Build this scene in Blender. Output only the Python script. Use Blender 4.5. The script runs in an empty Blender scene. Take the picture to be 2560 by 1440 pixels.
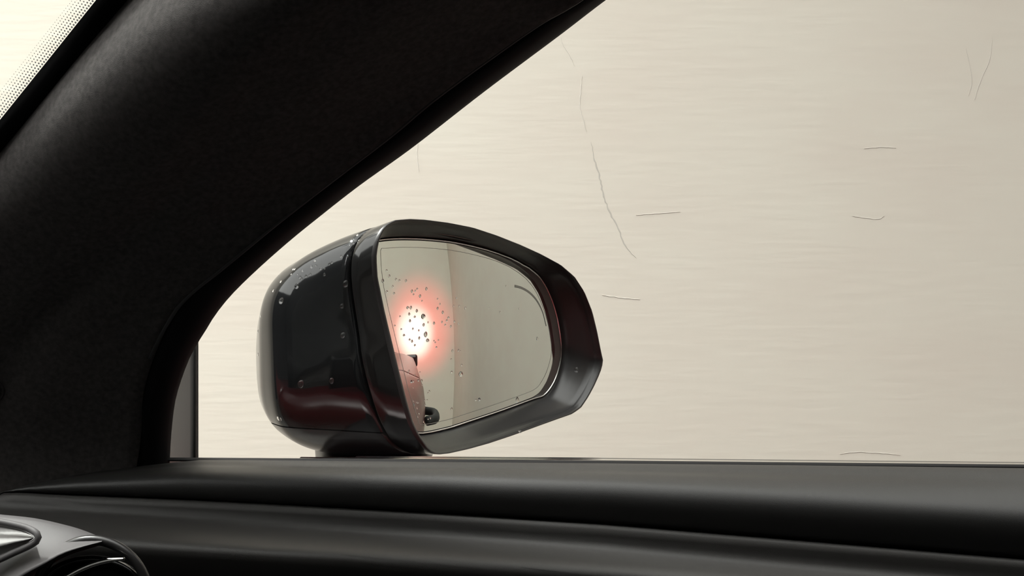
import bpy, bmesh, math, random
import numpy as np
from mathutils import Vector, Matrix
random.seed(4)
C = bpy.context.scene.collection
SC = bpy.context.scene
F = 3500.0                                  # focal length in pixels of the 2560-wide frame

# ------------------------------------------------------------------ camera, sky, lights, exposure
cam_d = bpy.data.cameras.new('camera'); cam = bpy.data.objects.new('camera', cam_d); C.objects.link(cam)
cam_d.sensor_width = 36.0; cam_d.lens = F / 2560 * 36.0; cam_d.clip_start = 0.02
cam.location = (0, 0, 0); cam.rotation_euler = (math.pi / 2, 0, 0)
SC.camera = cam
SC.view_settings.view_transform = 'Standard'; SC.view_settings.look = 'None'
SC.view_settings.gamma = 1.0; SC.view_settings.use_curve_mapping = False
SC.view_settings.exposure = 0.60
world = bpy.data.worlds.new('overcast_sky'); SC.world = world; world.use_nodes = True
bg = world.node_tree.nodes['Background']
bg.inputs[0].default_value = (1.0, 0.995, 0.96, 1); bg.inputs[1].default_value = 2.85
try:
    SC.cycles.use_denoising = True
    SC.cycles.max_bounces = 10; SC.cycles.transparent_max_bounces = 24; SC.cycles.sample_clamp_indirect = 6
except Exception: pass

def light(name, kind, loc, target, energy, color, **kw):
    d = bpy.data.lights.new(name, kind); d.energy = energy; d.color = color
    for k, v in kw.items(): setattr(d, k, v)
    o = bpy.data.objects.new(name, d); C.objects.link(o); o.location = loc
    o.rotation_euler = (Vector(target) - Vector(loc)).to_track_quat('-Z', 'Y').to_euler()
    return o
# added fill light that brightens the wall toward the front of the car
light('wall_fill_light', 'AREA', (-1.15, 1.13, 2.1), (-.8, 1.30, 0.0), 26, (1.0, 0.995, 0.96), shape='RECTANGLE', size=1.2, size_y=0.12, spread=math.radians(66))
# tail and reversing lamps of this car, shining on the wall behind it
light('reversing_light', 'SPOT', (3.24, 0.86, -0.10), (4.4, 0.95, 0.03), 60, (0.85, 0.98, 1.0), spot_size=0.42, spot_blend=1.0, shadow_soft_size=0.03)
light('tail_light', 'SPOT', (3.24, 0.88, -0.12), (4.4, 1.0, 0.06), 44, (1.0, 0.05, 0.05), spot_size=0.75, spot_blend=1.0, shadow_soft_size=0.03)

# ------------------------------------------------------------------ helpers
def P(px, py, Y): return Vector(((px - 1280) / F * Y, Y, (720 - py) / F * Y))
def mat(name, col, rough=0.5, metal=0.0, spec=0.5, emit=None, es=0, noise=None, bump=None, coat=0):
    m = bpy.data.materials.new(name); m.use_nodes = True; nt = m.node_tree; b = nt.nodes['Principled BSDF']
    b.inputs['Base Color'].default_value = (*col, 1); b.inputs['Roughness'].default_value = rough
    b.inputs['Metallic'].default_value = metal; b.inputs['Specular IOR Level'].default_value = spec
    b.inputs['Coat Weight'].default_value = coat; b.inputs['Coat Roughness'].default_value = 0.02
    if emit: b.inputs['Emission Color'].default_value = (*emit, 1); b.inputs['Emission Strength'].default_value = es
    tc = nt.nodes.new('ShaderNodeTexCoord')
    if noise:                               # (scale vector, amount, second colour)
        sc, c2, lo, hi = noise
        mp = nt.nodes.new('ShaderNodeMapping'); mp.inputs['Scale'].default_value = sc
        nz = nt.nodes.new('ShaderNodeTexNoise'); nz.inputs['Detail'].default_value = 6
        cr = nt.nodes.new('ShaderNodeValToRGB'); cr.color_ramp.elements[0].position = lo; cr.color_ramp.elements[1].position = hi
        cr.color_ramp.elements[0].color = (*c2, 1); cr.color_ramp.elements[1].color = (*col, 1)
        nt.links.new(tc.outputs['Object'], mp.inputs[0]); nt.links.new(mp.outputs[0], nz.inputs[0])
        nt.links.new(nz.outputs[0], cr.inputs[0]); nt.links.new(cr.outputs[0], b.inputs['Base Color'])
    if bump:
        sc, st, dist = bump
        mp = nt.nodes.new('ShaderNodeMapping'); mp.inputs['Scale'].default_value = sc
        nz = nt.nodes.new('ShaderNodeTexNoise'); nz.inputs['Detail'].default_value = 5
        bp = nt.nodes.new('ShaderNodeBump'); bp.inputs['Strength'].default_value = st; bp.inputs['Distance'].default_value = dist
        nt.links.new(tc.outputs['Object'], mp.inputs[0]); nt.links.new(mp.outputs[0], nz.inputs[0])
        nt.links.new(nz.outputs[0], bp.inputs['Height']); nt.links.new(bp.outputs[0], b.inputs['Normal'])
    return m
def thin_glass(name, tint):
    m = bpy.data.materials.new(name); m.use_nodes = True; nt = m.node_tree; nt.nodes.clear()
    out = nt.nodes.new('ShaderNodeOutputMaterial'); mix = nt.nodes.new('ShaderNodeMixShader')
    t = nt.nodes.new('ShaderNodeBsdfTransparent'); t.inputs[0].default_value = (*tint, 1)
    g = nt.nodes.new('ShaderNodeBsdfGlossy'); g.inputs['Roughness'].default_value = 0.0
    fr = nt.nodes.new('ShaderNodeFresnel')            # same reflectance from both faces of the thin pane
    ge = nt.nodes.new('ShaderNodeNewGeometry'); mr = nt.nodes.new('ShaderNodeMapRange')
    mr.inputs['To Min'].default_value = 1.35; mr.inputs['To Max'].default_value = 1 / 1.35
    nt.links.new(ge.outputs['Backfacing'], mr.inputs['Value']); nt.links.new(mr.outputs[0], fr.inputs[0])
    nt.links.new(fr.outputs[0], mix.inputs[0]); nt.links.new(t.outputs[0], mix.inputs[1]); nt.links.new(g.outputs[0], mix.inputs[2])
    nt.links.new(mix.outputs[0], out.inputs[0]); return m

def link(name, me, m, parent=None, smooth=True):
    o = bpy.data.objects.new(name, me); C.objects.link(o)
    if m is not None and not me.materials: me.materials.append(m)
    if smooth:
        for p in me.polygons: p.use_smooth = True
    if parent is not None: o.parent = parent
    return o
def mesh(name, verts, faces, m, parent=None, smooth=True, recalc=False, auto=None):
    me = bpy.data.meshes.new(name); me.from_pydata([tuple(v) for v in verts], [], faces)
    if recalc:
        bm = bmesh.new(); bm.from_mesh(me); bmesh.ops.recalc_face_normals(bm, faces=bm.faces); bm.to_mesh(me); bm.free()
    me.update()
    o = link(name, me, m, parent, smooth)
    if auto is not None: me.set_sharp_from_angle(angle=math.radians(auto))
    return o
def thing(name, label, cat, group=None, loc=(0, 0, 0)):
    o = bpy.data.objects.new(name, None); C.objects.link(o); o.empty_display_size = .05
    o['label'] = label; o['category'] = cat
    if group: o['group'] = group
    return o
def tag(o, label, cat, group=None):
    o['label'] = label; o['category'] = cat
    if group: o['group'] = group
    return o
def grid(name, rows, m, parent=None, closed=False, thick=0.0, cap=False, **kw):
    n = len(rows[0]); V = [v for r in rows for v in r]; Fc = []
    for i in range(len(rows) - 1):
        for j in range(n if closed else n - 1):
            a = i * n + j; b = i * n + (j + 1) % n
            Fc.append((a, b, b + n, a + n))
    if cap: Fc.append(tuple(range(n))[::-1]); Fc.append(tuple(range((len(rows) - 1) * n, len(rows) * n)))
    o = mesh(name, V, Fc, m, parent, **kw)
    if thick:
        md = o.modifiers.new('thickness', 'SOLIDIFY'); md.thickness = thick; md.offset = 0
    return o
def interp(tab, t):
    for i in range(len(tab) - 1):
        if t <= tab[i + 1][0]:
            a, b = tab[i], tab[i + 1]; k = (t - a[0]) / (b[0] - a[0] + 1e-12); k = max(0, k)
            return [p + (q - p) * k for p, q in zip(a[1:], b[1:])]
    return list(tab[-1][1:])
def smooth_poly(pts, n, closed=False):
    """Catmull-Rom through the points, resampled evenly by arc length to n points."""
    pts = [Vector(p) for p in pts]; L = len(pts); out = []
    rng = L if closed else L - 1
    for i in range(rng):
        if closed: p0, p1, p2, p3 = pts[i - 1], pts[i], pts[(i + 1) % L], pts[(i + 2) % L]
        else: p0, p1, p2, p3 = pts[max(i - 1, 0)], pts[i], pts[i + 1], pts[min(i + 2, L - 1)]
        for k in range(8):
            t = k / 8
            out.append(0.5 * ((2 * p1) + (-p0 + p2) * t + (2 * p0 - 5 * p1 + 4 * p2 - p3) * t * t + (-p0 + 3 * p1 - 3 * p2 + p3) * t ** 3))
    out.append(pts[0] if closed else pts[-1])
    s = [0]
    for a, b in zip(out, out[1:]): s.append(s[-1] + (b - a).length)
    res = []; j = 0; m = n if closed else n - 1
    for i in range(n):
        d = s[-1] * i / m
        while j < len(s) - 2 and s[j + 1] < d: j += 1
        k = (d - s[j]) / max(s[j + 1] - s[j], 1e-12); res.append(out[j].lerp(out[j + 1], min(max(k, 0), 1)))
    return res
def tube(name, pts, r, m, parent=None, n=8, flat=1.0):
    rows = []
    for i, p in enumerate(pts):
        t = (pts[min(i + 1, len(pts) - 1)] - pts[max(i - 1, 0)]).normalized()
        a = t.orthogonal().normalized() if i == 0 else (rows_a - t * rows_a.dot(t)).normalized()
        rows_a = a; b = t.cross(a); rr = r[i] if isinstance(r, (list, tuple)) else r
        rows.append([p + a * math.cos(q * 2 * math.pi / n) * rr + b * math.sin(q * 2 * math.pi / n) * rr * flat for q in range(n)])
    return grid(name, rows, m, parent, closed=True, cap=True)
def box(name, lo, hi, m, parent=None, bev=0.0):
    bm = bmesh.new(); bmesh.ops.create_cube(bm, size=1)
    for v in bm.verts: v.co = Vector([(l + h) / 2 + c * (h - l) for l, h, c in zip(lo, hi, v.co)])
    if bev: bmesh.ops.bevel(bm, geom=bm.edges[:], offset=bev, segments=3, profile=.5, affect='EDGES')
    me = bpy.data.meshes.new(name); bm.to_mesh(me); bm.free(); return link(name, me, m, parent, smooth=False)

# ------------------------------------------------------------------ materials
M_wall = mat('painted_plaster', (0.78, 0.742, 0.652), 0.75, noise=((1.1, 1, 2.3), (0.755, 0.70, 0.615), .35, .72), bump=((4, 4, 26), .06, .003), spec=.25)
M_crack = mat('crack_grey', (0.56, 0.53, 0.475), 0.9)
M_crack2 = mat('crack_pale', (0.69, 0.65, 0.58), 0.9)
M_floor = mat('wet_concrete', (0.25, 0.24, 0.22), 0.5, noise=((2, 2, 2), (0.18, 0.17, 0.16), .3, .7))
M_gloss = mat('gloss_black', (0.004, 0.0045, 0.005), 0.07, spec=.5)
M_satin = mat('satin_black', (0.016, 0.015, 0.015), 0.32, bump=((900, 900, 900), .05, .0003))
M_gloss2 = mat('semi_gloss_black', (0.006, 0.006, 0.006), 0.12)
M_lower = mat('satin_black_cover', (0.012, 0.010, 0.010), 0.22)
M_mirror = mat('mirror_silver', (0.78, 0.82, 0.78), 0.0, metal=1.0)
M_silver = mat('polished_edge', (0.75, 0.76, 0.74), 0.2, metal=1.0)
M_back = mat('backing_brown', (0.035, 0.030, 0.028), 0.35)
M_line = mat('seal_line_grey', (0.42, 0.44, 0.41), 0.25, metal=.6)
M_mark = mat('arc_mark_grey', (0.30, 0.32, 0.30), 0.25, metal=.6)
M_fabric = mat('pillar_fabric', (0.095, 0.088, 0.085), 0.95, noise=((90, 90, 90), (0.058, 0.054, 0.053), .3, .7), bump=((600, 600, 600), .35, .0006), spec=.2)
M_rubber = mat('black_rubber', (0.004, 0.004, 0.005), 0.7, spec=.2)
M_piping = mat('grey_rubber_lip', (0.04, 0.04, 0.04), 0.55)
M_soft = mat('soft_trim', (0.0145, 0.014, 0.0135), 0.45, bump=((900, 900, 900), .25, .0004), spec=.5)
M_soft2 = mat('soft_trim_lower_lit', (0.027, 0.0255, 0.024), 0.5, bump=((900, 900, 900), .25, .0004), spec=.4)  # lighter base than the upper trim, to strengthen the highlight on this roll
M_greypl = mat('grey_plastic', (0.085, 0.080, 0.082), 0.6, bump=((1200, 1200, 1200), .2, .0003))
M_inset = mat('pale_grey_plastic', (0.20, 0.195, 0.19), 0.5)
M_chrome = mat('chrome', (0.8, 0.79, 0.76), 0.08, metal=1)
M_red = mat('red_paint', (0.09, 0.005, 0.007), 0.25, spec=.5)
M_seam = mat('panel_gap', (0.003, 0.003, 0.003), 0.8)
M_dark = mat('dark_cabin', (0.012, 0.012, 0.012), 0.9)
M_glass = thin_glass('clear_glass', (0.97, 0.985, 0.975))
M_lens = mat('smoked_lens', (0.03, 0.008, 0.008), 0.1)
M_redl = mat('lit_red_lens', (0.6, 0.02, 0.02), 0.3, emit=(1, .03, .03), es=14)
M_whitel = mat('lit_white_lens', (0.9, 0.9, 0.9), 0.3, emit=(.95, 1, 1), es=40)
M_lamp = mat('lit_tube', (0.9, 0.9, 0.85), 0.3, emit=(1, .97, .88), es=12)
M_water = bpy.data.materials.new('water'); M_water.use_nodes = True
_b = M_water.node_tree.nodes['Principled BSDF']; _b.inputs['Transmission Weight'].default_value = 1; _b.inputs['IOR'].default_value = 1.33
_b.inputs['Roughness'].default_value = 0.0; _b.inputs['Base Color'].default_value = (1, 1, 1, 1)

# ------------------------------------------------------------------ the place: walls and ground, with added light blockers
def struct(o): o['kind'] = 'structure'; return o
YW = 1.40
wr = struct(box('wall_right', (-7, YW, -1.15), (4.7, YW + .2, 2.2), M_wall))
wb = struct(box('wall_back', (4.4, -4, -1.15), (4.6, YW, 2.2), M_wall))
fl = struct(box('floor', (-7, -4, -1.25), (4.7, YW + .2, -1.15), M_floor))
M_blocker = mat('blocker_grey', (0.10, 0.10, 0.10), 0.85, noise=((1.5, 1.5, 1.5), (0.07, 0.07, 0.07), .3, .7))
struct(box('wall_left_blocker', (-5.2, -2.9, -1.15), (4.7, -2.7, 4.6), M_blocker)); struct(box('wall_front_blocker', (-5.2, -2.7, -1.15), (-5.0, YW, 2.2), M_blocker))  # unseen dark walls added to block sky from cabin and housing reflections
def crack(pts, w, m=M_crack, nm='hairline_crack'):
    c = smooth_poly([P(x, y, YW) for x, y in pts], len(pts) * 6); V = []
    random.seed(len(pts) + int(pts[0][0]))
    for i, p in enumerate(c):
        t = (c[min(i + 1, len(c) - 1)] - c[max(i - 1, 0)]).normalized(); s = Vector((t.z, 0, -t.x))
        k = min(1, 6 * i / len(c), 6 * (len(c) - 1 - i) / len(c)); ww = w * (.15 + k * random.uniform(.5, 1.0)) / 2; j = random.uniform(-.3, .3) * w
        V += [p + s * (ww + j) + Vector((0, .00003, 0)), p + s * j + Vector((0, -.00025, 0)), p + s * (j - ww) + Vector((0, .00003, 0))]
    Fc = []
    for i in range(len(c) - 1):
        for k in range(2): a = i * 3 + k; Fc.append((a, a + 1, a + 4, a + 3))
    return mesh(nm, V, Fc, m, wr)
crack([(1402, 92), (1408, 112), (1425, 140), (1436, 165)], .0010, M_crack2)
crack([(1454, 190), (1452, 230), (1450, 265), (1459, 300), (1466, 330)], .0013, M_crack2)
crack([(1478, 355), (1485, 395), (1496, 430), (1508, 485), (1524, 530), (1545, 570), (1562, 612), (1590, 645)], .0018)
crack([(1045, 352), (1043, 385), (1047, 430)], .0013, M_crack2)
crack([(2480, 95), (2474, 150), (2452, 200), (2436, 250)], .0009, M_crack2)
crack([(2415, 120), (2430, 200), (2420, 240)], .0008, M_crack2)
crack([(1505, 738), (1550, 744), (1600, 748)], .0012, M_crack2)
crack([(2160, 372), (2200, 368), (2240, 370)], .0010, M_crack2)
crack([(2130, 540), (2190, 548), (2210, 540)], .0010, M_crack2)
crack([(1590, 538), (1640, 534), (1700, 530)], .0009, M_crack2)
crack([(2100, 1135), (2150, 1130), (2250, 1137)], .0012, M_crack2)
lamp = thing('added_wall_lamp', 'unseen lamp added to brighten the pale wall ahead of the car', 'lamp')  # invented fixture to go with the wall fill light
box('added_lamp_body', (-1.8, 1.05, 2.11), (-.5, 1.21, 2.17), M_inset, lamp, .01)
box('added_lamp_bracket', (-1.2, 1.20, 2.13), (-1.1, YW, 2.16), M_inset, lamp)
# unseen slab added over the rear so the wall darkens to the right
struct(box('ceiling_blocker', (3.0, -2.9, 2.2), (4.7, YW + .2, 2.4), M_wall))

# ------------------------------------------------------------------ side mirror
yaw, pit, RM, DM = .876, .028, 1.03, .906
MC = P(1170, 840, DM)
N = Vector((math.sin(yaw) * math.cos(pit), -math.cos(yaw) * math.cos(pit), math.sin(pit)))
T = Vector((0, 0, 1)).cross(N).normalized(); U = N.cross(T)
def dirpx(p): return Vector(((p[0] - 1280) / F, 1, (720 - p[1]) / F))
def on_plane(p, off):
    d = dirpx(p); P0 = MC + N * off; return d * (P0.dot(N) / d.dot(N))
def to_tu(q): q = q - MC; return Vector((q.dot(T), q.dot(U), 0))
def world_tu(t, u, off): return MC + T * t + U * u + N * off
SPH = MC - N * RM
def on_sphere(q, lift=0.0):
    """nearest point on the convex glass surface"""
    d = (q - SPH).normalized(); return SPH + d * (RM + lift)
mirror = thing('side_mirror', 'black wet door mirror standing outside the side window', 'mirror')

LIP = [(985,549),(1020,546),(1060,548),(1120,556),(1180,568),(1240,588),(1300,612),(1350,635),(1400,662),(1435,692),(1460,730),(1480,780),(1492,830),(1502,880),(1508,905),(1500,932),(1485,965),(1470,993),(1452,1020),(1430,1036),(1390,1050),(1340,1068),(1280,1090),(1220,1110),(1170,1124),(1120,1135),(1090,1138),(1077,1134),(1063,1122),(1040,1090),(1026,1061),(1012,1015),(985,910),(953,777),(935,690),(932,640),(937,605),(950,575),(965,558)]
LO = .018
lip = [to_tu(on_plane(p, LO)) for p in LIP]
def resample(Pt, n):
    Q = Pt + [Pt[0]]; s = [0]
    for a, b in zip(Q, Q[1:]): s.append(s[-1] + (b - a).length)
    out = []; j = 0
    for i in range(n):
        d = s[-1] * i / n
        while s[j + 1] < d: j += 1
        out.append(Q[j].lerp(Q[j + 1], (d - s[j]) / (s[j + 1] - s[j])))
    return out
NL = 144
L = resample(lip, NL)
l0, r0 = min(p.x for p in L), max(p.x for p in L); b0, t0 = min(p.y for p in L), max(p.y for p in L)
SEC = [0, .015, .035, .055, .075, .092, .104, .11]
DEL = [[0, 0, 0, 0], [-0.0097, -0.0045, -0.0012, -0.002], [-0.0191, -0.0108, -0.001, -0.0064], [-0.026, -0.0201, -0.0013, -0.0132], [-0.0223, -0.033, 0.0046, -0.0212], [-0.0117, -0.0516, 0.0136, -0.0378], [-0.0021, -0.0766, 0.0256, -0.0518], [0.0029, -0.1054, 0.0402, -0.0644]]
def sst(a, b, x):
    k = max(0, min(1, (x - a) / (b - a))); return k * k * (3 - 2 * k)
def warp(q, s, amt=1.0):
    """the lip is not flat: its low inner corner stands proud, its outer end sits back"""
    c = to_tu(q); d = .024 * sst(.01, -.065, c.x) * sst(.045, -.06, c.y) - .010 * sst(.02, .11, c.x)
    return q * (1 - d * amt * max(0, 1 - s / .07) / q.length)
Ls = [p.copy() for p in L]
for _ in range(14): Ls = [(Ls[i - 1] + Ls[i] * 2 + Ls[(i + 1) % NL]) / 4 for i in range(NL)]
def shell_loop(s, shrink=0.0):
    """outline of the housing at distance s in front of the lip"""
    k = 0
    while k < 6 and SEC[k + 1] < s: k += 1
    w = (s - SEC[k]) / (SEC[k + 1] - SEC[k])
    d = []
    for c in range(4):
        p0, p1, p2, p3 = DEL[max(k - 1, 0)][c], DEL[k][c], DEL[k + 1][c], DEL[min(k + 2, 7)][c]
        d.append(0.5 * (2 * p1 + (p2 - p0) * w + (2 * p0 - 5 * p1 + 4 * p2 - p3) * w * w + (3 * p1 - p0 - 3 * p2 + p3) * w ** 3) if 0 < k < 6 else p1 + (p2 - p1) * w)
    tl, tr, ub, ut = l0 + d[0] + shrink, r0 + d[1] - shrink, b0 + d[2] + shrink, t0 + d[3] - shrink
    wt = min(1, s / .06); e = 2 / 4.0; out = []
    for p in [p_.lerp(q_, min(1, s / .012)) for p_, q_ in zip(L, Ls)]:
        a = (p.x - (l0 + r0) / 2) / ((r0 - l0) / 2); b = (p.y - (b0 + t0) / 2) / ((t0 - b0) / 2); g = math.atan2(b, a)
        ca, sa = math.cos(g), math.sin(g)
        qa = a * (1 - wt) + math.copysign(abs(ca) ** e, ca) * wt; qb = b * (1 - wt) + math.copysign(abs(sa) ** e, sa) * wt
        out.append(warp(world_tu((tl + tr) / 2 + qa * (tr - tl) / 2, (ub + ut) / 2 + qb * (ut - ub) / 2, LO - s), s))
    return out
# cap: everything ahead of the seam
rows = [shell_loop(.0145, .0035), shell_loop(.0145, .0008), shell_loop(.0155)] + [shell_loop(.0155 + (.11 - .0155) * i / 30) for i in range(1, 31)]
cN = sum(rows[-1], Vector()) / NL
for k, (sc, dd) in enumerate([(.95, .002), (.85, .0045), (.65, .007), (.35, .0085), (.02, .009)]):
    rows.append([cN + (p - cN) * sc - N * dd for p in rows[3 + 29]])
cap = grid('housing_cap', rows, M_gloss, mirror, closed=True)
# split off the lower cover along the horizontal seam
def split_lower(o):
    bm = bmesh.new(); bm.from_mesh(o.data)
    pl = on_plane((690, 1044), -.08); pn = on_plane((1010, 1079), LO)
    d = (pn - pl).normalized(); nrm = d.cross(Vector((.2, 1, 0)).normalized()).normalized()
    if nrm.z < 0: nrm = -nrm
    low = bm.copy()
    for b, clear_in, off in ((bm, True, .0004), (low, False, -.0004)):
        bmesh.ops.bisect_plane(b, geom=b.verts[:] + b.edges[:] + b.faces[:], plane_co=pl + nrm * off, plane_no=nrm, clear_inner=clear_in, clear_outer=not clear_in)
    # turn the cut rims inward so the seam has depth
    for b in (bm, low):
        ed = [e for e in b.edges if e.is_boundary and abs((e.verts[0].co - pl).dot(nrm)) < .0006 and abs((e.verts[1].co - pl).dot(nrm)) < .0006]
        r = bmesh.ops.extrude_edge_only(b, edges=ed); vs = [v for v in r['geom'] if isinstance(v, bmesh.types.BMVert)]
        for v in vs: v.co = v.co.lerp(MC - N * .05, .05)
    bm.to_mesh(o.data); me = bpy.data.meshes.new('lower_cover'); low.to_mesh(me); bm.free(); low.free()
    for p in me.polygons: p.use_smooth = True
    me.set_sharp_from_angle(angle=math.radians(50)); o.data.set_sharp_from_angle(angle=math.radians(50))
    link('lower_cover', me, M_lower, mirror)
split_lower(cap)
# rim: from seam to lip, over the rounded lip, and funnel down to the glass
GL = [(945,604),(975,601),(1008,600),(1050,601),(1090,604),(1125,608),(1153,613),(1185,620),(1216,628),(1246,638),(1275,651),(1300,667),(1320,683),(1340,707),(1356,737),(1369,770),(1379,806),(1385,840),(1388,868),(1387,892),(1381,918),(1373,942),(1362,963),(1350,981),(1335,992),(1293,1008),(1240,1027),(1180,1047),(1126,1065),(1080,1076),(1045,1081),(1038,1076),(1008,981),(981,873),(959,783),(945,720),(938,665),(937,629),(939,612)]
def px_sphere(p):
    d = dirpx(p).normalized(); b = d.dot(-SPH); c = SPH.dot(SPH) - RM * RM; return d * (-b - math.sqrt(b * b - c))
gl = resample([to_tu(px_sphere(p)) for p in GL], NL)
def match(loopA, loopB):
    """rotate B so that it starts nearest A's first point by angle"""
    ca = sum(loopA, Vector()) / len(loopA); cb = sum(loopB, Vector()) / len(loopB)
    an = [math.atan2((p - cb).y, (p - cb).x) for p in loopB]; out = []
    n = len(loopB)
    for p in loopA:
        a = math.atan2((p - ca).y, (p - ca).x); best = None
        for i in range(n):
            d1 = an[i]; d2 = an[(i + 1) % n]; w = (d2 - d1 + math.pi) % (2 * math.pi) - math.pi; k = (a - d1 + math.pi) % (2 * math.pi) - math.pi
            if w != 0 and 0 <= k / w <= 1.0001: best = loopB[i].lerp(loopB[(i + 1) % n], min(k / w, 1)); break
        out.append(best if best is not None else p.copy())
    return out
glm = match(L, gl)
gc = sum(glm, Vector()) / NL
def outset(lp, d, wide=0):
    n = len(lp); out = []
    for i, p in enumerate(lp):
        t = (lp[(i + 2) % n] - lp[i - 2]).normalized(); nn = Vector((t.y, -t.x, 0))
        if nn.dot(p - gc) < 0: nn = -nn
        out.append(p + nn * (d + wide * (.0005 + .0068 * sst(.0, .05, p.x) * sst(.15, .95, nn.x))))
    return out
def zg(p):                              # height of the glass surface above the flat mirror plane
    return math.sqrt(RM * RM - p.x ** 2 - p.y ** 2) - RM
lp = lambda pts, off: [world_tu(p.x, p.y, off) for p in pts]
def mixl(A, B, k): return [a.lerp(b, k) for a, b in zip(A, B)]
fun = outset(glm, .0014, 1)
rows = [shell_loop(.0132, .0032), shell_loop(.0132, .0006), shell_loop(.0125), shell_loop(.008), shell_loop(.004), shell_loop(.0012, .0003)]
grid('rim_band', rows, M_gloss2, mirror, closed=True)
rows = [shell_loop(.0012, .0003)]
rows += [[warp(q, 0, 1 - k) for q in lp(mixl(L, fun, k), LO + o)] for k, o in ((.03, .0006), (.07, .0010), (.12, .0004), (.16, -.0012), (.19, -.0022))]
rim = grid('housing_rim', rows, M_satin, mirror, closed=True)
rows = [[warp(q, 0, 1 - k) for q in lp(mixl(L, fun, k), LO + o)] for k, o in ((.19, -.0022), (.23, -.0036), (.24, -.0046), (.40, -.0075), (.62, -.0115), (.82, -.0155), (.96, -.019), (1.0, -.023))]
rows += [lp(mixl(L, fun, 1.0), -.012)]
bez = grid('inner_bezel', rows, M_satin, mirror, closed=True)
# glass holder with its silver edge, showing as a dark band outboard of the glass
rows = [[world_tu(p.x, p.y, zg(p) + o) for p in outset(glm, d, w)] for d, w, o in ((-.006, 0, -.0014), (.0002, 0, -.0014), (.0, 1, .0002), (.0004, 1, .0007), (.0008, 1, .0006), (.0010, 1, -.004))]
hold = grid('glass_holder', rows[:3], M_back, mirror, closed=True)
edge = grid('silver_edge', rows[2:], M_silver, mirror, closed=True)
# convex glass: concentric rings, exact sphere normals
V = [on_sphere(world_tu(gc.x, gc.y, 0))]; Fc = []
NR = 26
for r in range(1, NR + 1):
    for p in glm:
        q = gc.lerp(p, r / NR); V.append(on_sphere(world_tu(q.x, q.y, 0)))
for j in range(NL): Fc.append((0, 1 + (j + 1) % NL, 1 + j))
for r in range(NR - 1):
    for j in range(NL):
        a = 1 + r * NL + j; b = 1 + r * NL + (j + 1) % NL; Fc.append((a, b, b + NL, a + NL))
glass = mesh('mirror_glass', V, Fc, M_mirror, mirror)
if glass.data.polygons[0].normal.dot(N) < 0: glass.data.flip_normals()
glass.data.normals_split_custom_set_from_vertices([tuple((v - SPH).normalized()) for v in V])
# bevelled thin edge of the glass
grid('glass_edge', [[on_sphere(world_tu(p.x, p.y, 0), o) for p in outset(glm, d)] for d, o in ((0, 0.0), (.0004, -.0003), (.0004, -.0012))], M_silver, glass, closed=True)
grid('seal_line', [[on_sphere(world_tu(p.x, p.y, 0), .00012) for p in outset(glm, d)] for d in (-.0042, -.0045)], M_line, glass, closed=True)
arc = smooth_poly([to_tu(px_sphere(p)) for p in [(1287, 715), (1305, 720), (1325, 732), (1343, 752), (1357, 780), (1366, 815)]], 30)
V = []; Fc = []
for i, p in enumerate(arc):
    t = (arc[min(i + 1, 29)] - arc[max(i - 1, 0)]).normalized(); nn = Vector((-t.y, t.x, 0)); w = .0009 * (1 - .55 * i / 29)
    V += [on_sphere(world_tu((p + nn * w).x, (p + nn * w).y, 0), .00012), on_sphere(world_tu((p - nn * w).x, (p - nn * w).y, 0), .00012)]
for i in range(29): Fc.append((2 * i, 2 * i + 1, 2 * i + 3, 2 * i + 2))
mesh('arc_mark', V, Fc, M_mark, glass)
# foot joining the housing to the door
rows = []
for k in range(13):
    t = k / 12; c = Vector((-.088, .905, -.098)).lerp(Vector((-.085, .72, -.125)), t); c.z -= .012 * math.sin(math.pi * t)
    w, h = .040 - .010 * math.sin(math.pi * t), .011
    rows.append([c + Vector((math.copysign(abs(math.cos(a)) ** .6, math.cos(a)) * w, 0, math.copysign(abs(math.sin(a)) ** .7, math.sin(a)) * h)) for a in [2 * math.pi * i / 24 for i in range(24)]])
grid('mount_foot', rows, M_satin, mirror, closed=True, cap=True)

# ------------------------------------------------------------------ car body and door outside
def yb(x): return interp([(-2.3, .60), (-2.1, .74), (-1.3, .815), (-.5, .79), (-.1, .785), (.3, .845), (.7, .905), (1.0, .922), (2.9, .925), (3.15, .89), (3.25, .70)], x)[0]
def side_prof(x, belt=.662):
    y = yb(x); f = min(max((x - .3) / .6, 0), 1); bz = -.092
    by = belt + (.10 * f)
    return [Vector((x, by, bz)), Vector((x, by + (y - by) * .55, bz - .012)), Vector((x, y - .022, bz - .030)), Vector((x, y - .008, bz - .052)), Vector((x, y - .001, bz - .085)),
            Vector((x, y, bz - .12)), Vector((x, y - .004, bz - .26)), Vector((x, y - .014, bz - .38)), Vector((x, y - .022, bz - .50)), Vector((x, y - .03, bz - .66)), Vector((x, y - .10, bz - .76))]
def side(name, x0, x1, par, n=24):
    o = grid(name, [side_prof(x0 + (x1 - x0) * i / n) for i in range(n + 1)], M_red, par, thick=.003); return o
body = thing('car_body', 'red car body reflected as a pinkish strip in the mirror glass', 'car')
side('front_fender', -2.28, -.425, body); side('rear_quarter', 1.035, 3.24, body, 40)
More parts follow.
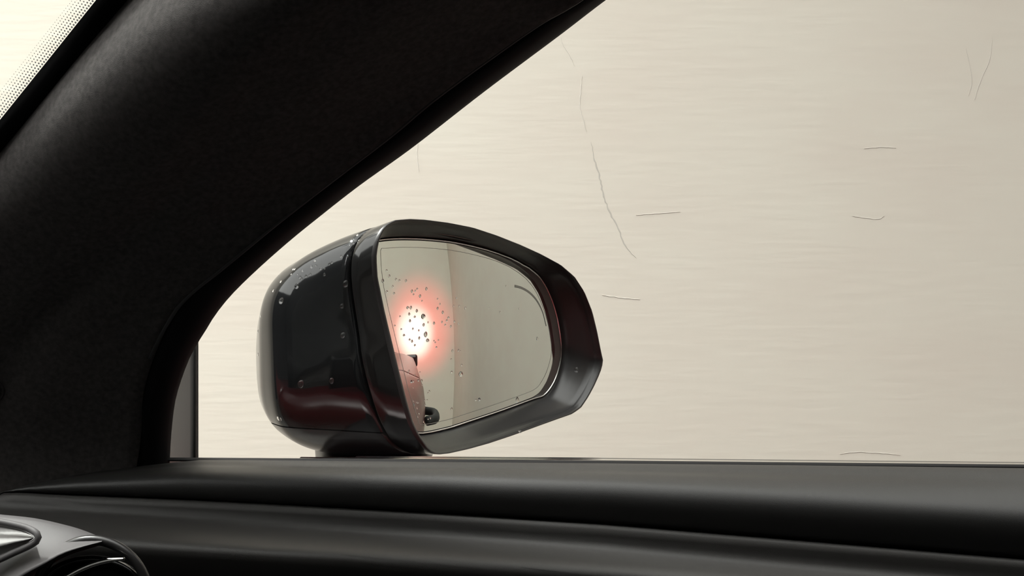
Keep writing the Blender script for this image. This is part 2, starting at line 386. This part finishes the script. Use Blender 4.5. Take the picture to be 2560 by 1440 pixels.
# greenhouse and roof (dark), far side, tail
def gh(x, z, s=1):                      # side window surface: leans inward with height
    return Vector((x, s * (.655 - .38 * (z + .09)), z))
def rect_y(name, x0, x1, z0, z1, m, par, s=1, th=.012):
    return grid(name, [[gh(x0, z0, s), gh(x0, z1, s)], [gh(x1, z0, s), gh(x1, z1, s)]], m, par, thick=th, smooth=False)
rect_y('centre_pillar', .93, 1.05, -.10, .31, M_rubber, body); rect_y('rear_pillar', 1.95, 2.3, -.10, .31, M_red, body)
rect_y('rear_window', 1.05, 1.95, -.09, .31, M_lens, body)
grid('roof', [[Vector((x, y, .315 - .03 * (y / .5) ** 2)) for y in (-.5, -.3, 0, .3, .5)] for x in (.09, .6, 1.2, 2.0)], M_red, body, thick=.004)
grid('headliner', [[Vector((x, y, .30 - .03 * (y / .5) ** 2)) for y in (-.5, -.3, 0, .3, .5)] for x in (.085, .6, 1.2, 2.0)], M_dark, body, thick=.01)
grid('rear_screen', [[Vector((2.0, y, .29)), Vector((2.65, y, -.06))] for y in (-.5, 0, .5)], M_lens, body, thick=.004)
box('boot_lid', (2.6, -.72, -.13), (3.2, .72, -.08), M_red, body, .02)
box('rear_panel', (3.18, -.78, -.78), (3.24, .78, -.09), M_red, body, .02)
box('cabin_floor', (-1.0, -.78, -.85), (3.0, .78, -.80), M_dark, body)
box('seat_back', (1.2, -.62, -.8), (1.35, .6, .02), M_dark, body, .05)
box('bonnet', (-2.2, -.70, -.20), (-.95, .70, -.155), M_red, body, .02)
box('far_side_panel', (-1.9, -.80, -.8), (3.1, -.70, -.09), M_dark, body, .02)
rect_y('far_window_blocker', -.25, 2.0, -.09, .31, M_lens, body, -1, .004)  # opaque pane, closes the far side against light from behind the camera
rect_y('far_centre_pillar', .85, 1.1, -.10, .31, M_dark, body, -1)
rect_y('far_rear_pillar', 1.9, 2.3, -.10, .31, M_dark, body, -1)
tl = box('tail_lamp', (2.98, .80, -.175), (3.22, .940, -.105), M_lens, body, .015); 
box('red_lens', (3.215, .82, -.17), (3.23, .90, -.14), M_redl, tl, .003); box('white_lens', (3.215, .82, -.138), (3.23, .90, -.112), M_whitel, tl, .003)

door = thing('front_door', 'front passenger door with dark padded trim below the side window', 'car door')
side('outer_skin', -.42, 1.03, door, 30)
# door pull reflected as the dark spot low in the mirror
h = smooth_poly([Vector((.90, .925, -.205)), Vector((.93, .950, -.205)), Vector((.99, .958, -.205)), Vector((1.06, .955, -.205)), Vector((1.10, .925, -.205))], 20)
tube('door_handle', h, [.012] * 20, M_seam, door, 12, .8)

# ------------------------------------------------------------------ window of the door
BZ = 1
def belt_px(x): return interp([(-600, 1146), (424, 1150), (1500, 1157), (2560, 1167), (4200, 1180)], x)[0]
# outer edge of the black seal = edge of the clear glass seen from inside
EO = [(424, 1165), (428, 1090), (437, 1010), (450, 960), (470, 905), (490, 865), (512, 830), (540, 785), (580, 736), (640, 677), (720, 606), (800, 541), (900, 463), (1030, 370), (1210, 230), (1400, 88), (1515, 0), (1700, -135), (1900, -270), (2700, -850), (3500, -1380), (4300, -1560), (5600, -1610), (7300, -1630)]
EI = [(330, 1165), (330, 1100), (335, 1020), (345, 960), (362, 900), (385, 850), (410, 805), (436, 765), (480, 722), (535, 680), (600, 627), (700, 545), (856, 424), (973, 334), (1090, 236), (1325, 68), (1434, 6), (1620, -128), (1820, -262), (2610, -850), (3400, -1400), (4250, -1620), (5600, -1690), (7300, -1710)]
def ydepth(py): return .640 - .10 * max(0, min(1, (1150 - py) / 1150)) - .0435 * max(0, min(2000, -py)) / 1000
co = smooth_poly([P(x, y, ydepth(y)) for x, y in EO], 200)
ci = smooth_poly([P(x, y, ydepth(y) - .012) for x, y in EI], 200)
rows = []
for a, b in zip(ci, co):
    d = b - a; up = Vector((0, -1, 0))
    rows.append([b * 1.035, b * 1.012, b + up * .001, b.lerp(a, .06) + up * .0035, b.lerp(a, .25) + up * .0055, b.lerp(a, .6) + up * .0045, b.lerp(a, .85) + up * .001, b.lerp(a, 1.0) + up * -.001, b.lerp(a, 1.1) + up * -.008])
grid('window_seal', rows, M_rubber, door)
tube('seal_lip', [a.lerp(b, .10) + Vector((0, -.0012, 0)) for a, b in zip(ci[10:], co[10:])], .0010, M_piping, door, 8)
# glass pane
def wz(x, z): return .648 - .45 * (z + .08)
grid('window_glass', [[Vector((x, wz(x, z), z)) for z in (-.10, 0, .1, .2, .30)] for x in (-.35, -.147, .2, .6, .93)], M_glass, door)
# sail corner: grey panel between the seal and the upright, and the upright itself
YC = .662
poly_px = [(380, 1170), (380, 1000), (420, 900), (470, 850), (489, 800), (489, 1170)]
rowsc = []
for k in range(13):
    t = k / 12; x = 375 + (488.5 - 375) * t
    rowsc.append([P(x, y, YC + .012 * (1 - t) ** 2 + .03 * (1 - t)) for y in range(1180, 760, -35)])
M_sail = mat('sail_plastic', (0.04, 0.039, 0.037), 0.45)
grid('corner_panel', rowsc, M_sail, door, thick=.002)
box('divider_edge', tuple(P(487.5, 1176, YC + .001)), (P(491, 800, YC).x, YC + .004, P(491, 800, YC).z), M_silver, door, .0001) if False else None
b1 = P(488.5, 1176, YC - .001); b2 = P(490.8, 835, YC)
box('divider_edge', (b1.x, YC - .002, b1.z), (b2.x, YC + .004, b2.z), M_satin, door, .0003)

# ------------------------------------------------------------------ door trim inside
TOPL = [(-500, 1420), (-120, 1300), (0, 1252), (60, 1224), (90, 1210), (160, 1190), (240, 1176), (330, 1166), (424, 1156), (490, 1150), (700, 1151), (1100, 1155), (1500, 1158), (2000, 1163), (2560, 1170), (3400, 1180), (5200, 1200)]
GRV = [(-500, 1440), (-120, 1330), (0, 1262), (60, 1232), (110, 1232), (160, 1236), (240, 1240), (330, 1244), (424, 1248), (490, 1251), (700, 1262), (1100, 1286), (1500, 1312), (2000, 1355), (2560, 1404), (3400, 1480), (5200, 1650)]
HLT = [(-500, 1450), (-120, 1350), (0, 1290), (60, 1290), (110, 1292), (160, 1296), (240, 1302), (330, 1308), (424, 1315), (490, 1320), (700, 1334), (1100, 1362), (1500, 1392), (2000, 1440), (2560, 1490), (3400, 1570), (5200, 1750)]
XS = [-420, -250, -120, -40, 20, 60, 90, 120, 160, 200, 240, 285, 330, 375, 424, 460, 490, 560, 640, 760, 900, 1100, 1300, 1500, 1750, 2000, 2280, 2560, 3000, 3600, 4400, 5200, 6500]
def yrow(tab, x): return interp(tab, x)[0]
def P_at(px, py, Y, Yref=.62):          # same world x for a whole profile: px is given at Yref
    X = (px - 1280) / F * Yref; return Vector((X, Y, (720 - py) / F * Y))
def upper_profile(x):
    a, g = yrow(TOPL, x), yrow(GRV, x); Yt, Yg = .628, .585
    lit = interp([(-500, .30), (490, .30), (1100, .25), (1600, .30), (2560, .42), (4500, .45)], x)[0]
    out = []
    # flat shelf facing up, then the rounded shoulder, then the face turning under into the groove
    for t, yy in ((0, Yt + .010), (0.0, Yt), (.04, Yt - .004), (.12, Yt - .010), (lit * .6, Yt - .019), (lit, Yt - .027), (lit + (1 - lit) * .22, Yt - .0310), (lit + (1 - lit) * .45, Yt - .0325), (lit + (1 - lit) * .72, Yt - .0325), (lit + (1 - lit) * .93, Yt - .0310), (1, Yt - .027)):
        out.append(P_at(x, a + (g - a) * t + (12 if yy > Yt else 0), yy))
    return out[:1] + smooth_poly(out[1:], 40)
grid('upper_trim', [upper_profile(x) for x in XS], M_soft, door, thick=0)
def lower_profile(x):
    g, h = yrow(GRV, x), yrow(HLT, x); out = []
    k = interp([(-500, .3), (60, .3), (200, .6), (260, 1), (900, 1), (1500, .45), (2200, .1), (5200, .1)], x)[0]
    d = h - g; w = 24
    seq = ((g - 4, .6025), (g + 1, .5950), (g + d * .10, .5935), (g + (d - w) * .5, .5928), (g + (d - w) * .9, .5922), (h - w * .6, .5905 - .003 * k), (h, .586 - .008 * k), (h + w * .7, .580 - .017 * k), (h + w * 1.4, .5775 - .023 * k),
           (h + w * 2.2, .576 - .0245 * k), (h + w * 3.2, .5765 - .0235 * k), (h + w * 5, .580 - .022 * k), (h + w * 8, .588 - .018 * k), (h + w * 12, .60 - .017 * k))
    for py, yy in seq: out.append(P_at(x, py, yy))
    return smooth_poly(out, 40)
grid('lower_trim', [lower_profile(x) for x in XS], M_soft2, door)
# belt seals: black inner strip, grey-lit strip, outer moulding
def strip(name, Y, off, r, m, par, x0=-200, x1=6500, n=60, rz=None):
    pts = [P_at(x0 + (x1 - x0) * i / n, belt_px(x0 + (x1 - x0) * i / n) + off, Y) for i in range(n + 1)]
    rz = rz or r; rows = [[p + Vector((0, math.cos(a) * r, math.sin(a) * rz)) for a in [2 * math.pi * k / 12 for k in range(12)]] for p in pts]
    return grid(name, rows, m, par, closed=True, cap=True)
strip('inner_belt_seal', .641, -1.5, .0045, M_rubber, door, rz=.0007)
strip('outer_belt_seal', .656, -6.5, .0040, M_chrome, door, x0=720, rz=.0004)
strip('belt_moulding', .668, -9.5, .0040, M_gloss, door, x0=860, rz=.0005)

# ------------------------------------------------------------------ windscreen pillar inside
pillar = thing('windscreen_pillar', 'wide dark fabric covered pillar sloping up between windscreen and side window', 'pillar')
LE = [(-900, 1340), (-640, 1040), (-330, 750), (-150, 544), (0, 365), (100, 243), (200, 122), (305, 0), (500, -232), (700, -470), (1200, -1060), (1850, -1700)]
RE = [(300, 1330), (350, 1110), (362, 960), (425, 800), (470, 745), (535, 690), (700, 554), (856, 433), (973, 343), (1090, 245), (1325, 77), (1434, 15), (1620, -119), (1820, -253), (2600, -835), (3390, -1385)]
nl = 96
lc = smooth_poly([P(x, y, .60 - .10 * (1040 - y) / 1510 * 1.05) for x, y in LE], nl)
rc = smooth_poly([P(x, y, ydepth(y) - .0125) for x, y in RE], nl)
rows = []
for i, (a, b) in enumerate(zip(lc, rc)):
    r = []
    for k in range(33):
        t = k / 32
        py = 720 - F * a.z / a.y; am = .004 + .056 * sst(900, 20, py); bulge = am * (1 - (1 - t / .52) ** 2 if t < .52 else 1 - sst(.52, 1.06, t)) - .004 * math.exp(-((t - .62) / .07) ** 2)
        if t < .035: bulge -= .004 * (1 - t / .035)
        p = a.lerp(b, t); r.append(p + Vector((-.1, -1, -.05)).normalized() * bulge)
    r = [r[0] + Vector((-.004, .010, 0))] + r + [r[-1] + Vector((0, .010, 0))]
    rows.append(r)
ptrim = grid('pillar_trim', rows, M_fabric, pillar)
# oval cover low on the pillar, only its end in the picture
def pillar_hit(px, py):
    from mathutils.bvhtree import BVHTree
    bm = bmesh.new(); bm.from_mesh(ptrim.data); t = BVHTree.FromBMesh(bm); h = t.ray_cast(Vector((0, 0, 0)), dirpx((px, py)).normalized()); bm.free(); return h[0]
ov = []
for k in range(40):
    a = 2 * math.pi * k / 40; x, y = -60 + 72 * math.cos(a), 985 + 42 * math.sin(a) - .35 * 72 * math.cos(a) * .3
    hp = pillar_hit(x, y); ov.append(hp if hp is not None else P(x, y, .55))
oc = sum(ov, Vector()) / 40
rows = [[oc + (p - oc) * s + Vector((0, -d, 0)) for p in ov] for s, d in ((1.03, -.001), (1.0, .0006), (.96, .0010), (.93, -.0006), (.90, -.0012), (.86, .0006), (.6, .0016), (.05, .002))]
grid('oval_cover', rows, M_fabric, pillar, closed=True)

# ------------------------------------------------------------------ windscreen
screen = thing('windscreen', 'windscreen glass with black border beside the pillar', 'windscreen')
W0 = [P(-900, 1290, .60), P(-330, 690, .585), P(0, 330, .545), P(270, 0, .518), P(500, -275, .495), P(900, -800, .44), P(1700, -1600, .41)]
wl = smooth_poly(W0, 40)
def ws(p, k):                            # across the car from the near edge, bowed forward
    q = Vector((p.x, -p.y, p.z)); r = p.lerp(q, k); r.x -= .16 * math.sin(math.pi * k); return r
grid('screen_glass', [[ws(p, k / 16) for k in range(17)] for p in wl], M_glass, screen)
o1 = smooth_poly([P(x, y, .0 + Yd) for x, y, Yd in [(-960, 1300, .60), (-390, 690, .582), (-60, 370, .546), (0, 299, .541), (120, 150, .530), (240, 0, .515), (440, -250, .495), (840, -790, .44), (1650, -1600, .405)]], 60)
i1 = smooth_poly([P(x, y, .0 + Yd) for x, y, Yd in [(-880, 1320, .60), (-310, 735, .574), (-20, 395, .556), (20, 350, .551), (160, 185, .538), (330, -20, .523), (540, -265, .50), (940, -800, .44), (1750, -1610, .41)]], 60)
grid('black_border', [[b + Vector((0, .004, 0)), b, a.lerp(b, .5) + Vector((0, -.0015, 0)), a, a + Vector((0, .003, 0))] for a, b in zip(o1, i1)], M_rubber, screen)
V = []; Fc = []
M_dot = mat('printed_dots', (0.33, 0.33, 0.32), 0.6)
s_len = sum((b - a).length for a, b in zip(o1, o1[1:]))
fine = smooth_poly(o1, int(s_len / .0013))
for i, p in enumerate(fine[:-1]):
    if not (-.33 < p.x < -.08): continue
    t = (fine[i + 1] - p).normalized(); side_v = (Vector((-.25, -.9, 0)).normalized()); side_v = (side_v - t * side_v.dot(t)).normalized()
    side_v = Vector((-.72, .05, .62)).normalized()
    for r in range(6):
        c = p + side_v * (.0006 + r * .00125) + t * (.00065 if r % 2 else 0) + Vector((0, -.0003, 0)); rad = .00046 - .00006 * r
        e1 = t; e2 = side_v; b0i = len(V); V += [c + e1 * math.cos(a) * rad + e2 * math.sin(a) * rad for a in [k * math.pi / 3 for k in range(6)]]
        Fc.append(tuple(range(b0i, b0i + 6)))
dots = mesh('border_dots', V, Fc, M_dot, screen, smooth=False); dots['kind'] = 'stuff'

# ------------------------------------------------------------------ dashboard end
dash = thing('dashboard', 'grey dashboard end with a black vent ring in the bottom left corner', 'dashboard')
box('dash_top', (-1.0, -.66, -.30), (-.235, .50, -.150), M_dark, dash, .02)
YD = .44
def Dp(x, y, d=0): return P(x, y, YD + d)
box('dash_light_block', (-.80, -.62, -.20), (-.50, .40, .015), M_dark, dash, .04)  # unseen block added to shade the lower part of the pillar
# grey panel: ruled between its top edge and its lower curved edge
te = smooth_poly([(-260, 1268, 0), (-100, 1280, 0), (0, 1290, 0), (90, 1300, 0), (170, 1318, 0), (215, 1332, 0), (258, 1350, 0)], 40)
be = smooth_poly([(-420, 1640, 0), (-120, 1560, 0), (0, 1482, 0), (60, 1440, 0), (110, 1412, 0), (165, 1382, 0), (254, 1354, 0)], 40)
rows = []
for a, b in zip(te, be):
    r = [Dp(a.x, a.y - 4, .03), Dp(a.x, a.y, .014)]
    for k in range(9):
        t = k / 8; q = a.lerp(b, .03 + .94 * t); r.append(Dp(q.x, q.y, .012 - .020 * t))
    r += [Dp(b.x, b.y, -.007), Dp(b.x + 8, b.y + 6, .02)]
    rows.append(r)
grid('end_panel', rows, M_greypl, dash)
# raised lip round the inset
lipc = smooth_poly([Dp(x, y, -.0045 + z) for x, y, z in [(-200, 1275, .006), (-60, 1296, .005), (0, 1305, .004), (40, 1313, .003), (72, 1322, .002), (94, 1336, 0), (92, 1352, 0), (70, 1366, 0), (30, 1384, 0), (0, 1398, 0), (-120, 1450, 0), (-260, 1510, 0)]], 60)
tube('inset_lip', lipc, .0011, M_greypl, dash, 10)
it = smooth_poly([(-200, 1283, 0), (-60, 1303, 0), (0, 1312, 0), (40, 1321, 0), (66, 1330, 0), (84, 1341, 0)], 24)
ib = smooth_poly([(-260, 1500, 0), (-120, 1440, 0), (0, 1390, 0), (28, 1376, 0), (62, 1361, 0), (84, 1346, 0)], 24)
rows = []
for a, b in zip(it, ib):
    rows.append([Dp(a.lerp(b, t).x, a.lerp(b, t).y, d) for t, d in ((0, .003), (.06, .0035), (.3, -.0005), (.55, -.0045), (.66, -.0052), (.76, -.0045), (.94, -.0035), (1, -.004))])
grid('inset_panel', rows, M_inset, dash)
vent = mesh('air_vent', *(lambda: ([Dp(230 + 150 * math.cos(a) * s, 1500 + 112 * math.sin(a) * s, d) for s, d in ((1.0, .012), (.97, .004), (.90, .002), (.86, .006), (.70, .014), (.02, .016)) for a in [2 * math.pi * i / 64 for i in range(64)]],
    [(r * 64 + i, r * 64 + (i + 1) % 64, (r + 1) * 64 + (i + 1) % 64, (r + 1) * 64 + i) for r in range(5) for i in range(64)]))(), M_gloss, dash)
ring = [Dp(230 + 142 * math.cos(a), 1500 + 150 * math.sin(a), .003) for a in [2 * math.pi * i / 64 for i in range(65)]]
tube('outer_ring', ring, .0016, M_satin, vent, 10)
st = smooth_poly([Dp(x, y, -.002) for x, y in [(120, 1470), (165, 1443), (200, 1424), (235, 1410), (270, 1401), (312, 1397)]], 30)
tube('chrome_strip', st, [.0009 - .0004 * max(0, (i - 22) / 7) for i in range(30)], M_chrome, vent, 10, .8)

# ------------------------------------------------------------------ water drops
bpy.context.view_layer.update()
def drop_mesh(seed, tear=0.0):
    random.seed(seed); V = [(0, 0, .42)]; Fc = []; ns = 12
    ph = random.uniform(0, 6)
    for r, zz in ((.38, .38), (.7, .26), (.92, .11), (1.0, 0.0)):
        for i in range(ns):
            a = 2 * math.pi * i / ns; k = 1 + .08 * math.sin(2 * a + ph) + .05 * math.sin(3 * a + 2 * ph)
            V.append((math.cos(a) * r * k, math.sin(a) * r * k * (1 + tear), zz))
    for i in range(ns): Fc.append((0, 1 + i, 1 + (i + 1) % ns))
    for q in range(3):
        for i in range(ns):
            a = 1 + q * ns + i; b = 1 + q * ns + (i + 1) % ns; Fc.append((a, a + ns, b + ns, b))
    Fc.append(tuple(1 + 3 * ns + i for i in range(ns))[::-1])
    me = bpy.data.meshes.new('water_droplet'); me.from_pydata(V, [], Fc); me.materials.append(M_water)
    for p in me.polygons: p.use_smooth = len(p.vertices) < 6
    return me
DM_ = [drop_mesh(s, t) for s, t in ((1, 0), (2, .15), (3, .4), (4, 0))]
def put_drop(p, n, r, label, group, k=0):
    o = bpy.data.objects.new('water_droplet', DM_[k % 4]); C.objects.link(o)
    z = n.normalized(); y = (Vector((0, 0, 1)) - z * z.z).normalized(); x = y.cross(z)
    R = Matrix((x, y, z)).transposed().to_4x4(); o.matrix_world = Matrix.Translation(p) @ R @ Matrix.Diagonal((r, r, r, 1))
    tag(o, label, 'droplet', group); return o
def glass_drop(px, py, r, label, group, k=0):
    p = px_sphere((px, py)); n = (p - SPH).normalized(); return put_drop(p + n * .00003, n, r, label, group, k)
pxm = DM / F                             # metres per pixel at the mirror
random.seed(11)
GA = 'droplets on the reflected glow in the mirror glass'
la = 'tiny water droplet on the mirror glass over the red and white glow'
spots = [(966,676),(973,690),(957,702),(990,698),(998,701),(1015,702),(982,716),(985,733),(967,729),(1030,728),(1038,727),(1043,722),(1034,736),(1050,740),(1066,722),(1055,752),(1019,769),(1027,769),(1042,777),(1037,792),(1000,791),(1070,806),(1023,765+20),(987,814),(1003,823),(1032,822),(1047,826),(1024,849),(1037,863),(1059,812),(1025,802),(1010,838),(1060,790),(1048,845),(1030,853)]
for i, (x, y) in enumerate(spots): glass_drop(x, y, pxm * random.uniform(2.2, 4.0), la, GA, i)
lb = 'tiny water droplet on the grey part of the mirror glass right of the glow'
GB = 'droplets right of the glow on the mirror glass'
spots = [(1094,747),(1094,771),(1107,781),(1121,794),(1136,804),(1134,765),(1148,765),(1141,745),(1085,832+20),(1127,816),(1105,805),(1117,801),(1146,809),(1163,770),(1085,808),(1096,850),(1088,856),(1131,877),(1146,876),(1154,913),(1128,898),(1151,878),(1199,998),(1250,780),(1222,770),(1265,715),(1298,772),(1129,930),(1190,995+5),(1070,982),(1073,978),(1068,1000),(1063,1012),(1129,1022),(1100,760),(1113,812),(1091,868)]
for i, (x, y) in enumerate(spots): glass_drop(x, y, pxm * random.uniform(2.0, 3.4), lb, GB, i)
lc_ = 'tiny water droplet low on the mirror glass over the reflected car side'
GC = 'droplets over the car side reflected in the mirror glass'
for i in range(26):
    t = random.random(); y = 925 + 135 * t; x = 1012 + 30 * t + random.uniform(0, 38)
    glass_drop(x, y, pxm * random.uniform(1.6, 3.0), lc_, GC, i)
glass_drop(1058, 791, pxm * 7, 'round water droplet in the middle of the glow on the mirror glass', None, 0)
glass_drop(1064, 836, pxm * 6, 'dark-looking droplet at the right edge of the white glow', None, 1)
glass_drop(1069, 851, pxm * 5, 'lower dark-looking droplet at the right edge of the white glow', None, 3)
glass_drop(1152, 935, pxm * 7, 'round bright droplet low in the middle of the mirror glass', None, 3)
glass_drop(1293, 1000, pxm * 6, 'droplet on the lower edge line of the mirror glass', None, 2)
glass_drop(1343, 847, pxm * 4, 'small dark droplet near the right end of the mirror glass', None, 2)
glass_drop(1198, 999, pxm * 5, 'pale droplet near the bottom of the mirror glass', None, 0)
# drops on the housing: cast onto the shell surface
from mathutils.bvhtree import BVHTree
def bvh(obs):
    V = []; Fc = []
    for o in obs:
        b = len(V); V += [v.co.copy() for v in o.data.vertices]; Fc += [tuple(b + i for i in p.vertices) for p in o.data.polygons]
    return BVHTree.FromPolygons(V, Fc)
shell = bvh([o for o in mirror.children if o.type == 'MESH' and o.name.split('.')[0] in ('housing_cap', 'lower_cover', 'housing_rim', 'inner_bezel')])
def shell_drop(px, py, r, label, group, k=0):
    loc, nn, _, _ = shell.ray_cast(Vector((0, 0, 0)), dirpx((px, py)).normalized())
    if loc is None: return
    if nn.dot(loc) > 0: nn = -nn
    put_drop(loc + nn * .00003, nn, r, label, group, k)
GD = 'droplets along the top edge of the mirror housing'
ld = 'tiny bright droplet on the upper left of the mirror housing'
spots = [(733,673),(737,673),(728,686),(744,686),(696,689),(787,652),(778,667),(802,672),(812,672),(823,660),(829,657),(853,641),(877,650),(880,656),(874,613),(885,622),(884,608),(878,635),(893,588),(936,580),(945,580),(930,596),(924,602),(914,618),(908,662),(702,704),(756,677),(765,690),(754,697),(775,686),(811,686),(870,640),(889,640),(905,634),(945,604),(938,587),(672,703),(683,727),(750,693),(790,664),(886,600)]
for i, (x, y) in enumerate(spots): shell_drop(x, y, pxm * random.uniform(1.8, 3.6), ld, GD, i)
for x, y, r, lab in [(742, 715, 6, 'droplet just under the crease on the upper left of the housing'), (703, 752, 7, 'droplet near the left edge of the glossy housing face'), (864, 709, 7, 'droplet high on the glossy black housing face'),
                     (855, 765, 5, 'small droplet below the high one on the glossy housing face'), (917, 803, 7, 'droplet on the glossy housing face beside the glass'), (857, 838, 6, 'dim droplet in the centre of the glossy housing face'),
                     (752, 960, 8, 'droplet low on the glossy housing face left of centre'), (829, 952, 6, 'dim droplet low on the glossy housing face'), (695, 1046, 5, 'droplet on the seam at the lower left of the housing'),
                     (701, 1048, 4, 'small droplet right beside the one on the lower left seam'), (652, 790, 3.5, 'dark droplet at the left outline of the housing'), (645, 828, 3.5, 'second dark droplet down the left outline of the housing'), (645, 886, 3.5, 'lowest dark droplet on the left outline of the housing'),
                     (1441, 924, 7, 'bright droplet alone on the right end of the black rim')]:
    shell_drop(x, y, pxm * r, lab, None, 1)
for x, y, lab in [(1300, 1079, 'droplet hanging below the rim under the glass')]:
    shell_drop(x, y, pxm * 5, lab, None, 0)
